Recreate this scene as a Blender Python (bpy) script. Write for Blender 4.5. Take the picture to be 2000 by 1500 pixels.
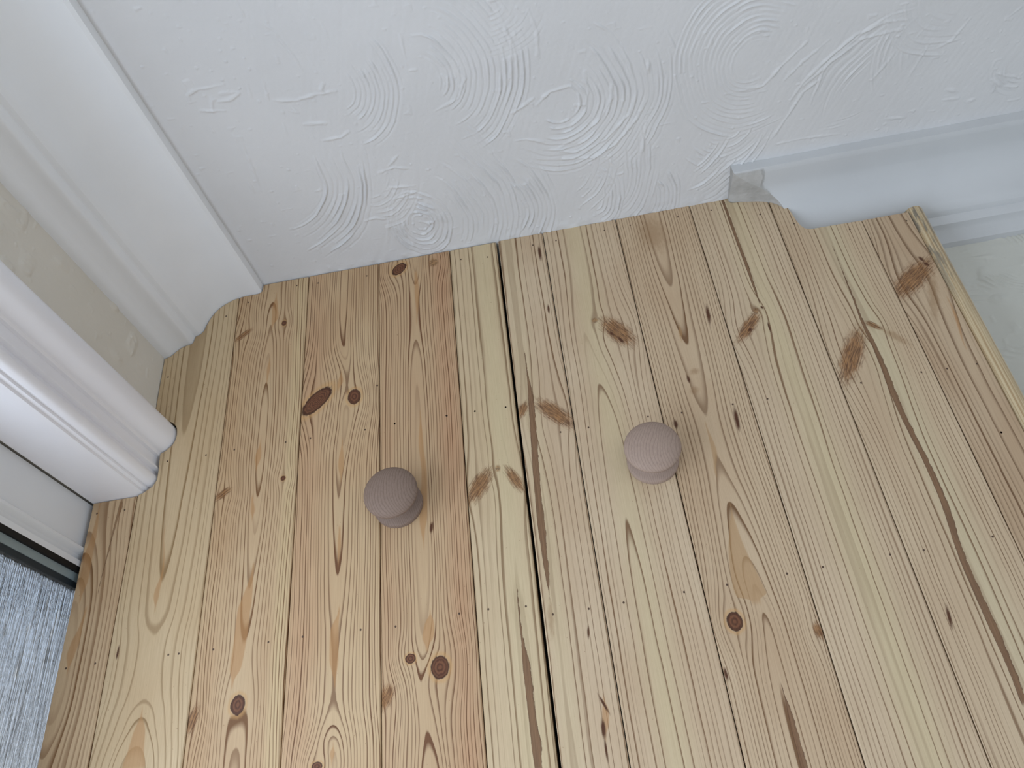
import bpy, bmesh, math, random
import numpy as np
from mathutils import Vector, Matrix

for _o in list(bpy.data.objects):
    bpy.data.objects.remove(_o, do_unlink=True)
scene = bpy.context.scene
COL = scene.collection
H = 2.400                      # ceiling height, metres

# ------------------------------------------------------------------ camera
cam_d = bpy.data.cameras.new('camera')
cam_d.sensor_fit = 'HORIZONTAL'
cam_d.sensor_width = 36.0
cam_d.lens = 36.0 * 1540.881 / 2000.0
cam_d.clip_start = 0.01
cam = bpy.data.objects.new('camera', cam_d)
COL.objects.link(cam)
cam.matrix_world = Matrix([[0.982918, 0.167032, 0.077286, 0.0], [0.156126, -0.534375, -0.830703, -0.755906], [-0.097455, 0.82858, -0.551324, 1.672441], [0.0, 0.0, 0.0, 1.0]])
scene.camera = cam

# ------------------------------------------------------------------ world: soft overcast daylight
world = bpy.data.worlds.new('overcast_sky')
scene.world = world
world.use_nodes = True
wn, wl = world.node_tree.nodes, world.node_tree.links
wn.clear()
w_out = wn.new('ShaderNodeOutputWorld')
w_bg = wn.new('ShaderNodeBackground')
w_tc = wn.new('ShaderNodeTexCoord')
w_sep = wn.new('ShaderNodeSeparateXYZ')
w_mr = wn.new('ShaderNodeMapRange')
w_mr.inputs['From Min'].default_value = -0.15
w_mr.inputs['From Max'].default_value = 0.9
w_ramp = wn.new('ShaderNodeValToRGB')
cr = w_ramp.color_ramp
cr.elements[0].position = 0.0
cr.elements[0].color = (0.60, 0.60, 0.58, 1)
cr.elements[1].position = 1.0
cr.elements[1].color = (0.48, 0.66, 1.0, 1)
e = cr.elements.new(0.16); e.color = (0.95, 0.97, 1.0, 1)
e = cr.elements.new(0.45); e.color = (0.68, 0.81, 1.0, 1)
wl.new(w_tc.outputs['Generated'], w_sep.inputs[0])
wl.new(w_sep.outputs['Z'], w_mr.inputs['Value'])
wl.new(w_mr.outputs['Result'], w_ramp.inputs[0])
wl.new(w_ramp.outputs[0], w_bg.inputs['Color'])
w_bg.inputs['Strength'].default_value = 0.95
wl.new(w_bg.outputs[0], w_out.inputs[0])

# soft area lamps; rear and far ones are added fill without a window
def area(name, loc, target, sx, sy, power, col):
    l = bpy.data.lights.new(name, 'AREA'); l.shape = 'RECTANGLE'; l.size = sx; l.size_y = sy
    l.energy = power; l.color = col
    o = bpy.data.objects.new(name, l); COL.objects.link(o)
    o.location = loc
    o.rotation_euler = (Vector(target) - Vector(loc)).to_track_quat('-Z', 'Y').to_euler()
    return o
area('rear_fill', (0.2, -3.0, 1.15), (0.1, 0.0, 1.9), 2.4, 1.8, 13.0, (0.84, 0.92, 1.0))  # added fill from behind the viewer, no known window there
area('side_window_up_fill', (-0.5725, -0.565, 1.085), (0.6, -0.565, 1.085), 0.79, 1.86, 17.5, (0.77, 0.87, 1.0))  # real window's daylight, with the lamp stretched to the floor as added up-light
area('far_fill', (4.40, -1.7, 1.30), (-0.5, -0.6, 2.0), 2.4, 1.7, 27.0, (0.77, 0.87, 1.0))  # added fill from the right; the right wall has no window

# ------------------------------------------------------------------ exposure
vs = scene.view_settings
vs.view_transform = 'Standard'
vs.look = 'None'
vs.exposure = -0.12
vs.gamma = 1.0
vs.use_curve_mapping = False

# ------------------------------------------------------------------ measured data (mm): pins, figure in each plank, ceiling strokes
DOTS=[(-339.9, 13.7), (-310.6, 16.2), (-406.2, 27.7), (-435.0, 44.7), (-244.0, 19.3), (-502.9, 128.2), (-437.4, 252.3), (-484.9, 252.0), (-402.8, 251.5), (-340.4, 252.9), (-310.5, 253.2), (-245.2, 254.2), (-210.1, 252.7), (-149.3, 253.6), (-116.1, 254.0), (-117.6, 20.6), (-82.6, 25.0), (-230.5, 195.8), (-561.9, 306.0), (-528.2, 307.1), (-560.5, 478.8), (-528.7, 478.2), (-449.6, 480.4), (-438.5, 480.8), (-401.7, 481.7), (-343.8, 482.5), (-308.3, 482.2), (-248.5, 483.8), (-212.9, 485.7), (-148.4, 482.2), (-119.3, 482.2), (-82.2, 484.7), (-57.1, 496.3), (-22.2, 496.0), (11.7, 495.0), (69.9, 493.4), (-22.4, 18.7), (8.1, 18.4), (71.5, 16.0), (104.8, 15.3), (166.0, 16.0), (208.6, 15.1), (264.4, 37.2), (299.3, 61.9), (-80.7, 255.5), (-23.5, 299.1), (7.6, 299.1), (73.3, 297.7), (109.7, 299.7), (164.6, 299.7), (201.7, 300.0), (-116.1, 254.1), (-80.7, 255.6), (-148.8, 254.0), (-210.1, 252.8), (110.9, 492.4), (167.9, 490.3), (201.8, 489.0), (264.7, 486.6), (295.4, 487.0), (359.3, 484.0), (410.9, 381.3), (358.7, 87.0), (425.0, 89.3), (421.0, 299.3), (390.3, 299.1), (364.0, 298.3), (300.9, 299.2), (410.8, 381.2)]
FEAT={'A': {'flame': [[(-560.6, 292.3, 0.46), (-559.9, 329.0, 2.76), (-561.6, 357.2, 4.84), (-561.2, 382.8, 5.28), (-560.5, 407.5, 0.66)],
                 [(-551.8, 418.8, 1.1), (-553.2, 436.4, 1.89), (-556.3, 455.1, 4.62), (-557.9, 466.2, 4.2), (-557.9, 483.8, 0.4)]],
       'line': [[(-533.9, 296.9, 2.3), (-536.6, 323.9, 1.15), (-538.6, 358.7, 0.69), (-541.0, 400.3, 0.44)]]},
 'B': {'flame': [[(-475.1, 338.5, 0.23), (-469.5, 388.6, 0.88), (-472.7, 414.6, 2.94), (-471.6, 430.6, 0.42)], [(-469.3, 531.6, 0.4), (-468.9, 550.2, 5.7), (-469.3, 569.8, 8.55), (-468.9, 582.6, 11.4)]],
       'mark': [(-505.8, 470.6, 5.6, 1.1, 92)]},
 'C': {'feather': [(-408.5, 82.1, 15.3, 3.1, -36), (-411.0, 307.1, 11.3, 3.8, -33), (-415.9, 547.5, 14.4, 4.7, -71)],
       'flame': [[(-367.8, 22.2, 0.25), (-368.0, 43.6, 3.5), (-366.7, 61.9, 4.32), (-369.3, 76.1, 0.96)], [(-369.1, 127.4, 0.24), (-369.2, 141.1, 1.84), (-369.9, 162.5, 0.69)],
                 [(-371.1, 245.8, 0.44), (-372.6, 266.9, 3.52), (-373.5, 281.9, 0.63)], [(-375.0, 317.2, 0.88), (-373.0, 333.3, 2.2), (-372.7, 343.3, 0.42)],
                 [(-366.9, 398.4, 0.84), (-370.1, 430.0, 4.8), (-372.7, 445.2, 6.8), (-373.8, 475.2, 6.8), (-376.0, 502.1, 6.0), (-377.9, 520.2, 0.76)]],
       'knot': [(-353.8, 74.2, 3.1, 4.2, 0), (-370.4, 538.8, 7.2, 9.2, 0), (-340.4, 299.7, 2.9, 3.0, 0)]},
 'D': {'flame': [[(-275.4, 165.8, 0.23), (-276.1, 181.4, 3.08), (-278.1, 191.4, 0.88)], [(-272.1, 264.2, 0.44), (-272.5, 294.3, 3.36), (-272.4, 314.6, 0.4)], [(-272.7, 371.8, 0.84), (-272.9, 388.5, 1.6), (-273.3, 411.0, 0.38)],
                 [(-271.2, 460.1, 0.8), (-275.4, 481.8, 4.18), (-275.1, 507.0, 4.56), (-273.6, 533.2, 0.72)], [(-273.9, 587.1, 0.36), (-274.4, 593.2, 2.04), (-274.7, 600.9, 0.51)]],
       'knot': [(-304.8, 203.0, 23, 10.5, -45), (-258.6, 206.0, 7.9, 10.4, 0), (-288.6, 602.7, 5.0, 3.9, 0)]},
 'E': {'feather': [(-223.4, 551.0, 12.7, 5.9, -63)],
       'flame': [[(-178.3, 29.2, 1.92), (-178.0, 59.8, 2.76), (-178.2, 86.4, 1.38), (-179.7, 112.0, 0.23)],
                 [(-179.6, 243.4, 0.42), (-180.0, 283.6, 2.52), (-178.1, 318.0, 2.8), (-180.7, 372.3, 4.18), (-181.8, 390.5, 2.0), (-181.4, 408.5, 0.18)],
                 [(-177.6, 475.8, 0.19), (-178.9, 487.2, 4.32), (-180.3, 499.3, 5.4), (-181.7, 511.1, 1.44)]],
       'knot': [(-200.4, 17.7, 11, 7.5, -45), (-198.6, 518.6, 4.9, 4.6, 0), (-170.2, 530.7, 8.8, 10.6, 0)],
       'mark': [(-172.4, 387.0, 5.0, 1.8, 98)],
       'rough': [(-154.5, 17.0, 7.4, 8.3, 0)]},
 'F': {'feather': [(-118.4, 348.4, 22.9, 8.3, -53), (-79.4, 346.6, 18.4, 5.0, 63)],
       'rough': [(-96.3, 331.0, 3.1, 5.1, 0)],
       'streak': [[(-89.1, 464.6, 0.36), (-89.4, 482.5, 0.54), (-89.4, 505.3, 0.72), (-88.8, 520.7, 1.53), (-87.8, 540.8, 3.4), (-87.5, 556.9, 3.52), (-87.4, 578.9, 3.4), (-86.8, 598.6, 3.84), (-86.2, 607.8, 4.48), (-86.8, 627.7, 3.2)]]},
 'G': {'feather': [(-61.7, 262.4, 11.7, 4.3, 118), (-26.5, 274.0, 28.4, 7.9, 48)],
       'flame': [[(-20.9, 578.2, 0.48), (-21.3, 590.4, 2.88), (-23.2, 602.1, 2.24), (-24.6, 610.8, 0.45)]],
       'mark': [(-15.2, 34.3, 9.6, 1.8, 91), (-15.2, 126.6, 5.4, 1.3, 92), (-21.7, 583.0, 7.4, 1.1, 67), (-25.4, 603.3, 6.6, 1.9, 92), (-25.9, 620.8, 7.2, 0.7, 90), (-25.9, 517.8, 5.0, 0.7, 97)],
       'stain': [(-59.4, 500.8, 17.2, 2.7, 94)],
       'streak': [[(-51.2, 186.0, 0.4), (-51.2, 215.3, 0.8), (-50.8, 239.3, 2.28), (-51.3, 257.7, 3.04), (-53.0, 295.2, 3.42), (-54.9, 329.1, 3.57), (-56.4, 363.2, 3.4), (-57.2, 400.4, 3.8), (-57.6, 428.3, 2.88), (-57.8, 450.9, 2.16),
                   (-57.9, 465.7, 1.08), (-58.1, 478.3, 0.17)]]},
 'H': {'feather': [(60.6, 177.6, 27.5, 10.3, 56)], 'mark': [(53.4, 179.6, 3.2, 1.6, 61), (62.2, 190.2, 5.1, 1.8, 58)], 'rough': [(36.8, 155.9, 3.8, 4.2, 0)], 'stain': [(99.4, 36.4, 21.8, 8.7, 97)]},
 'I': {'feather': [(180.2, 545.8, 7.9, 3.6, 80)],
       'flame': [[(131.4, 185.2, 0.38), (130.7, 195.0, 1.9), (129.6, 204.7, 0.38)], [(131.1, 318.0, 0.48), (132.3, 350.4, 2.4), (128.2, 377.7, 0.72)],
                 [(134.0, 413.6, 0.23), (131.3, 433.8, 3.08), (128.5, 463.3, 8.36), (129.1, 487.4, 12.32), (130.5, 503.9, 13.86), (133.0, 511.2, 4.2)]],
       'knot': [(109.4, 527.3, 7.1, 8.8, 0)],
       'mark': [(167.2, 176.0, 10.7, 2.0, 95), (100.5, 312.4, 4.3, 1.9, 90), (164.2, 318.0, 11.6, 2.1, 94), (125.8, 259.1, 4.1, 1.6, 87), (90.4, 572.0, 4.7, 1.4, 88)],
       'stain': [(128.6, 36.1, 27.9, 17.0, 83), (134.8, 250.0, 3.6, 4.9, 88), (129.0, 275.1, 4.8, 4.7, 80)],
       'streak': [[(135.2, 588.7, 0.2), (135.6, 600.8, 0.8), (135.8, 610.6, 1.71), (135.7, 624.1, 2.4), (135.6, 639.2, 2.47), (135.6, 653.9, 2.85)]]},
 'J': {'feather': [(207.4, 202.2, 25.7, 6.0, 132)],
       'mark': [(207.4, 207.4, 2.3, 1.8, -40), (228.5, 179.2, 1.8, 1.3, 74), (228.8, 208.4, 5.6, 0.9, 91)],
       'rough': [(220.6, 183.4, 2.9, 4.8, 0)],
       'streak': [[(226.3, -2.7, 1.47), (226.7, 22.3, 1.68), (226.9, 52.3, 1.8), (227.2, 81.4, 1.71), (227.8, 105.6, 1.9), (227.9, 128.9, 1.71), (227.8, 152.8, 1.14), (227.8, 171.0, 0.57)]]},
 'K': {'feather': [(303.2, 263.2, 40.9, 9.4, 120), (337.8, 229.4, 9.5, 3.1, 45)],
       'mark': [(294.0, 549.8, 8.0, 1.6, 98)],
       'stain': [(354.8, 248.5, 16.9, 3.9, 54)],
       'streak': [[(331.4, 109.9, 0.18), (330.4, 149.4, 0.36), (329.8, 169.9, 0.72), (329.1, 197.2, 1.02), (328.2, 220.7, 1.52), (328.6, 236.5, 1.9), (329.6, 257.2, 2.34), (329.4, 286.7, 2.88), (328.4, 307.8, 3.06), (328.0, 337.6, 2.89),
                   (329.0, 366.5, 2.7), (330.8, 397.8, 2.73), (331.2, 431.9, 2.94), (329.6, 459.5, 3.15), (326.9, 485.3, 3.0), (325.5, 508.5, 3.0), (325.8, 535.5, 3.2), (326.2, 559.3, 3.4), (326.5, 584.2, 2.85), (326.1, 606.2, 2.7),
                   (325.2, 626.2, 2.7)]]},
 'L': {'feather': [(401.2, 174.8, 37.8, 11.2, 141)],
       'flame': [[(425.9, 211.0, 0.36), (423.6, 241.9, 1.44), (418.2, 277.2, 0.34)]],
       'mark': [(419.6, 149.8, 3.2, 1.8, 73), (422.2, 158.3, 3.0, 1.8, 57)],
       'stain': [(413.2, 202.1, 31.7, 5.3, 108)]}}
SWIRL=[(-324.8, -187.5, 0.548, 0.689, 140, 260, 0, 85, 1.5, 13), (-197.6, -264.4, 0.512, 0.586, 44, 150, -40, 85, 1.3, 12), (-104.4, -259.2, 0.517, 0.587, 40, 225, -75, 75, 1.2, 14), (-21.2, -326.3, 0.483, 0.505, 30, 140, 20, 110, 0.5, 12), (36.2, -195.6, 0.554, 0.657, 130, 240, -25, 75, 0.9, 12), (47.7, -87.3, 0.612, 0.801, 90, 170, -30, 70, 0.8, 11), (248.4, -200.5, 0.556, 0.639, 35, 165, 60, 320, 0.8, 11), (223.7, -125.5, 0.597, 0.738, 30, 110, 20, 150, 0.7, 10), (413.1, -105.9, 0.613, 0.752, 105, 172, 175, 285, 1.0, 13), (357.4, -153.1, 0.585, 0.693, 85, 108, 60, 125, 0.8, 9), (559.4, -126.7, 0.605, 0.715, 25, 70, 80, 190, 0.8, 10), (457.9, -168.8, 0.578, 0.666, 60, 150, 150, 230, 0.6, 14), (461.0, -243.1, 0.537, 0.575, 60, 160, 80, 180, 0.6, 14), (36.2, -195.6, 0.554, 0.657, 35, 160, -60, 140, 1.1, 14), (-154.1, -58.1, 0.62, 0.856, 70, 210, -60, 45, 1.1, 12), (-154.1, -58.1, 0.62, 0.856, 12, 72, 0, 360, 1.4, 11), (49.6, -49.6, 0.632, 0.855, 40, 85, -70, 70, 1.3, 9), (9.0, -128.6, 0.589, 0.747, 95, 170, 10, 70, 0.9, 10), (170.6, -127.2, 0.594, 0.739, 80, 190, 15, 85, 1.2, 11), (120.8, -17.4, 0.652, 0.898, 30, 90, -60, 60, 1.1, 10), (-203.9, -157.7, 0.567, 0.721, 60, 140, 20, 110, 0.6, 10), (-66.7, -47.3, 0.629, 0.866, 60, 140, -60, 50, 1.2, 11)]
STROKE=[([(-300.8, -295.2), (-315.9, -295.3), (-332.8, -295.8), (-342.3, -291.1), (-343.4, -283.2), (-338.2, -283.2)], 2.2, 0.8), ([(-310.3, -286.0), (-294.7, -284.6), (-290.6, -282.5), (-304.7, -276.5), (-315.3, -277.8)], 2.2, 0.8), ([(-319.7, -283.5), (-326.1, -268.4)], 2.2, 0.8), ([(-338.1, -271.3), (-314.0, -265.6)], 2.2, 0.8), ([(-260.1, -266.1), (-237.6, -260.8), (-218.2, -263.4), (-194.0, -262.4)], 2.6, 1.0), ([(-203.1, -273.8), (-208.3, -268.0), (-207.0, -263.1)], 2.2, 0.8), ([(-241.0, -231.0), (-217.3, -226.7)], 2.2, 0.8), ([(-228.5, -204.8), (-207.8, -205.1), (-197.4, -210.4)], 2.2, 0.8), ([(-235.7, -350.1), (-226.2, -327.8), (-219.9, -305.3), (-218.8, -293.1)], 1.8, 0.5), ([(-233.1, -347.5), (-227.0, -335.1)], 1.8, 0.5), ([(-314.9, -223.1), (-318.3, -191.5), (-324.3, -152.6)], 1.8, 0.5), ([(-331.6, -172.1), (-331.1, -152.8)], 1.6, 0.5), ([(-261.7, -290.7), (-265.2, -266.1)], 1.6, 0.5), ([(-278.1, -289.9), (-281.0, -274.5)], 1.6, 0.4), ([(-244.4, -254.0), (-241.4, -246.0), (-250.0, -250.5)], 2, 0.6), ([(-261.3, -238.4), (-264.1, -221.2)], 2, 0.6), ([(-204.8, -33.8), (-170.2, -119.8)], 1.6, 0.4), ([(-182.8, -146.6), (-163.6, -150.5), (-145.4, -143.2)], 2, 0.8), ([(-178.8, -122.0), (-147.8, -117.2)], 2.2, 0.8), ([(-177.3, -103.1), (-147.9, -108.1)], 2, 0.8), ([(-169.5, -153.4), (-154.9, -165.3)], 2, 0.8), ([(-194.4, -68.8), (-205.9, -34.1)], 2, 0.9), ([(-223.5, -76.4), (-208.2, -79.0), (-197.6, -74.6)], 2, 0.8), ([(-156.0, -58.9), (-145.4, -52.8), (-137.0, -57.3)], 2, 0.9), ([(-176.4, -64.2), (-176.2, -47.2)], 2, 0.9), ([(-111.7, -310.5), (-112.5, -293.9), (-113.9, -274.7)], 2, 0.6), ([(-101.4, -306.1), (-88.3, -305.2)], 2, 0.5), ([(11.0, -196.9), (27.1, -210.2), (48.8, -212.5)], 2.6, 1.0), ([(25.5, -131.3), (57.5, -145.2), (79.5, -163.0), (92.7, -186.4), (94.7, -207.0), (83.7, -229.9)], 2.2, 0.9), ([(65.9, -225.9), (68.4, -200.6), (63.5, -184.5), (53.6, -186.9)], 2.2, 0.9), ([(19.3, -160.1), (45.6, -159.6), (61.9, -176.1)], 2, 0.8), ([(-17.1, -192.6), (-5.2, -198.5), (8.6, -206.0)], 2.4, 0.9), ([(-19.4, -154.2), (-6.2, -153.4), (11.8, -145.5)], 2, 0.8), ([(133.9, -224.4), (133.7, -210.4)], 2.4, 0.9), ([(122.3, -90.2), (131.0, -146.2)], 2, 0.8), ([(129.6, -173.4), (120.0, -153.4), (94.2, -122.0), (66.3, -109.0), (31.6, -115.0)], 2.6, 1.1), ([(120.8, -188.4), (110.9, -160.1), (83.2, -131.8), (55.3, -119.1), (28.9, -126.8)], 2.2, 0.9), ([(-68.5, -268.4), (-59.3, -246.6), (-71.1, -224.6), (-99.0, -214.1)], 2.2, 0.8), ([(-12.7, -312.5), (-5.1, -278.7), (-7.9, -250.7), (-21.5, -221.5)], 2.6, 0.8), ([(17.5, -307.6), (22.2, -281.8), (20.2, -254.1)], 2.4, 0.7), ([(294.4, -137.2), (305.1, -157.2), (324.8, -180.0), (352.4, -205.2), (382.0, -214.6), (403.1, -211.6)], 2.6, 1.0), ([(305.8, -153.0), (334.7, -179.6), (361.6, -199.5), (400.9, -201.6)], 2.6, 1.0), ([(279.7, -86.0), (295.2, -117.9), (307.0, -144.6), (325.1, -158.6)], 2.4, 1.0), ([(302.2, -209.2), (278.0, -184.9), (260.5, -163.5), (235.2, -163.3)], 2.4, 0.9), ([(325.2, -205.9), (301.0, -185.4), (283.7, -166.1)], 2, 0.7), ([(402.5, -175.6), (392.1, -157.0), (383.5, -143.1)], 2, 0.6), ([(436.5, -175.4), (430.4, -156.0), (425.2, -137.5)], 2, 0.6), ([(472.8, -198.0), (460.7, -175.5), (448.0, -169.1)], 2, 0.6), ([(524.0, -198.9), (514.5, -190.6)], 2, 0.6), ([(474.3, -95.1), (492.3, -93.1)], 2, 0.7), ([(475.3, -109.7), (487.3, -103.7)], 3, 0.8), ([(506.8, -85.4), (511.7, -86.4)], 3, 0.8), ([(524.3, -110.7), (540.4, -98.7), (557.5, -93.7)], 2, 0.8), ([(524.3, -120.8), (536.7, -113.9), (552.2, -108.3)], 2, 0.7), ([(284.5, -75.6), (317.0, -77.0), (362.9, -72.9)], 2, 0.7), ([(412.5, -83.6), (434.8, -79.4)], 2, 0.6)]

# ------------------------------------------------------------------ helpers
def lin(c):
    r = []
    for v in c:
        v = v / 255.0
        r.append(v / 12.92 if v <= 0.04045 else ((v + 0.055) / 1.055) ** 2.4)
    return (r[0], r[1], r[2], 1.0)

def tag(o, label=None, cat=None, group=None, kind=None):
    if label: o['label'] = label
    if cat: o['category'] = cat
    if group: o['group'] = group
    if kind: o['kind'] = kind
    return o

def link(name, me, mat=None, parent=None, smooth=False):
    o = bpy.data.objects.new(name, me)
    COL.objects.link(o)
    if mat is not None:
        me.materials.append(mat)
    if parent is not None:
        o.parent = parent
    if smooth:
        me.polygons.foreach_set('use_smooth', [True] * len(me.polygons))
    return o

def mesh_from(name, verts, faces):
    me = bpy.data.meshes.new(name)
    me.from_pydata(verts, [], faces)
    me.update()
    return me

def boxes(name, lst):
    """lst of (x0,x1,y0,y1,z0,z1) joined in one mesh (one object made of boards / slabs)"""
    V, F = [], []
    for x0, x1, y0, y1, z0, z1 in lst:
        b = len(V)
        V += [(x0, y0, z0), (x1, y0, z0), (x1, y1, z0), (x0, y1, z0), (x0, y0, z1), (x1, y0, z1), (x1, y1, z1), (x0, y1, z1)]
        F += [tuple(b + i for i in f) for f in ((0, 3, 2, 1), (4, 5, 6, 7), (0, 1, 5, 4), (1, 2, 6, 5), (2, 3, 7, 6), (3, 0, 4, 7))]
    return mesh_from(name, V, F)

def smooth_by_angle(me, deg=35):
    bm = bmesh.new(); bm.from_mesh(me)
    lim = math.radians(deg)
    for f in bm.faces: f.smooth = True
    for e in bm.edges:
        e.smooth = not (len(e.link_faces) == 2 and e.calc_face_angle(0) > lim)
    bm.to_mesh(me); bm.free()

def fix_normals(me):
    bm = bmesh.new(); bm.from_mesh(me)
    bmesh.ops.recalc_face_normals(bm, faces=bm.faces)
    bm.to_mesh(me); bm.free()

# ------------------------------------------------------------------ node maths
class S:
    """scalar socket with arithmetic"""
    nt = None
    def __init__(self, s): self.s = s
    @staticmethod
    def m(op, *a, clamp=False):
        n = S.nt.nodes.new('ShaderNodeMath'); n.operation = op; n.use_clamp = clamp
        for i, v in enumerate(a):
            if isinstance(v, S): S.nt.links.new(v.s, n.inputs[i])
            else: n.inputs[i].default_value = float(v)
        return S(n.outputs[0])
    def __add__(a, b): return S.m('ADD', a, b)
    __radd__ = __add__
    def __sub__(a, b): return S.m('SUBTRACT', a, b)
    def __rsub__(a, b): return S.m('SUBTRACT', b, a)
    def __mul__(a, b): return S.m('MULTIPLY', a, b)
    __rmul__ = __mul__
    def __truediv__(a, b): return S.m('DIVIDE', a, b)

def sstep(a, b, x):
    n = S.nt.nodes.new('ShaderNodeMapRange'); n.interpolation_type = 'SMOOTHSTEP'
    n.inputs['From Min'].default_value = a; n.inputs['From Max'].default_value = b
    S.nt.links.new(x.s, n.inputs['Value'])
    return S(n.outputs['Result'])

def vec(x, y, z):
    n = S.nt.nodes.new('ShaderNodeCombineXYZ')
    for i, v in enumerate((x, y, z)):
        if isinstance(v, S): S.nt.links.new(v.s, n.inputs[i])
        else: n.inputs[i].default_value = float(v)
    return n.outputs[0]

def noise(v, scale=1.0, detail=2.0, rough=0.5):
    n = S.nt.nodes.new('ShaderNodeTexNoise')
    n.inputs['Scale'].default_value = scale
    n.inputs['Detail'].default_value = detail
    n.inputs['Roughness'].default_value = rough
    S.nt.links.new(v, n.inputs['Vector'])
    return S(n.outputs['Fac'])

def white(v):
    n = S.nt.nodes.new('ShaderNodeTexWhiteNoise'); n.noise_dimensions = '1D'
    S.nt.links.new(v.s, n.inputs['W'])
    return S(n.outputs['Value'])

def mixc(f, a, b, mode='MIX'):
    n = S.nt.nodes.new('ShaderNodeMix'); n.data_type = 'RGBA'; n.blend_type = mode
    if isinstance(f, S): S.nt.links.new(f.s, n.inputs[0])
    else: n.inputs[0].default_value = f
    for k, v in ((6, a), (7, b)):
        if isinstance(v, tuple): n.inputs[k].default_value = v
        else: S.nt.links.new(v, n.inputs[k])
    return n.outputs[2]

def curve(x, pts, lo, hi):
    """piecewise curve y(x) with x in mm and y in [lo,hi]; x normalised over the points"""
    pts = sorted(pts)
    a, b = pts[0][0] - 1.0, pts[-1][0] + 1.0
    n = S.nt.nodes.new('ShaderNodeFloatCurve')
    cv = n.mapping.curves[0]
    n.mapping.use_clip = False
    P = [((p - a) / (b - a), (q - lo) / (hi - lo)) for p, q in pts]
    cv.points[0].location = (0.0, P[0][1]); cv.points[1].location = (1.0, P[-1][1])
    for p in P: cv.points.new(*p)
    for p in cv.points: p.handle_type = 'AUTO_CLAMPED'
    n.mapping.update()
    t = S.m('DIVIDE', x - a, b - a, clamp=True)
    S.nt.links.new(t.s, n.inputs['Value'])
    return S(n.outputs[0]) * (hi - lo) + lo

def new_mat(name, rough=0.6, spec=0.3):
    m = bpy.data.materials.new(name); m.use_nodes = True
    S.nt = m.node_tree
    b = m.node_tree.nodes['Principled BSDF']
    b.inputs['Roughness'].default_value = rough
    b.inputs['Specular IOR Level'].default_value = spec
    return m, b

def obj_xyz():
    tc = S.nt.nodes.new('ShaderNodeTexCoord')
    sp = S.nt.nodes.new('ShaderNodeSeparateXYZ')
    S.nt.links.new(tc.outputs['Object'], sp.inputs[0])
    return S(sp.outputs[0]), S(sp.outputs[1]), S(sp.outputs[2])

def bump(b, h, dist, strength=1.0):
    n = S.nt.nodes.new('ShaderNodeBump')
    n.inputs['Strength'].default_value = strength
    n.inputs['Distance'].default_value = dist
    S.nt.links.new(h.s, n.inputs['Height'])
    S.nt.links.new(n.outputs[0], b.inputs['Normal'])

def paint(name, c1, c2, rough=0.55, bscale=180.0, bdist=0.0003, spec=0.3, blob=0.0):
    m, b = new_mat(name, rough, spec)
    x, y, z = obj_xyz()
    v = vec(x, y, z)
    n = noise(v, 7.0, 3.0)
    S.nt.links.new(mixc(sstep(0.3, 0.7, n), lin(c1), lin(c2)), b.inputs['Base Color'])
    h = noise(v, bscale, 3.0)
    if blob:
        h = h + sstep(0.56, 0.68, noise(v, 38.0, 1.5)) * blob
    bump(b, h, bdist)
    return m

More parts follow.
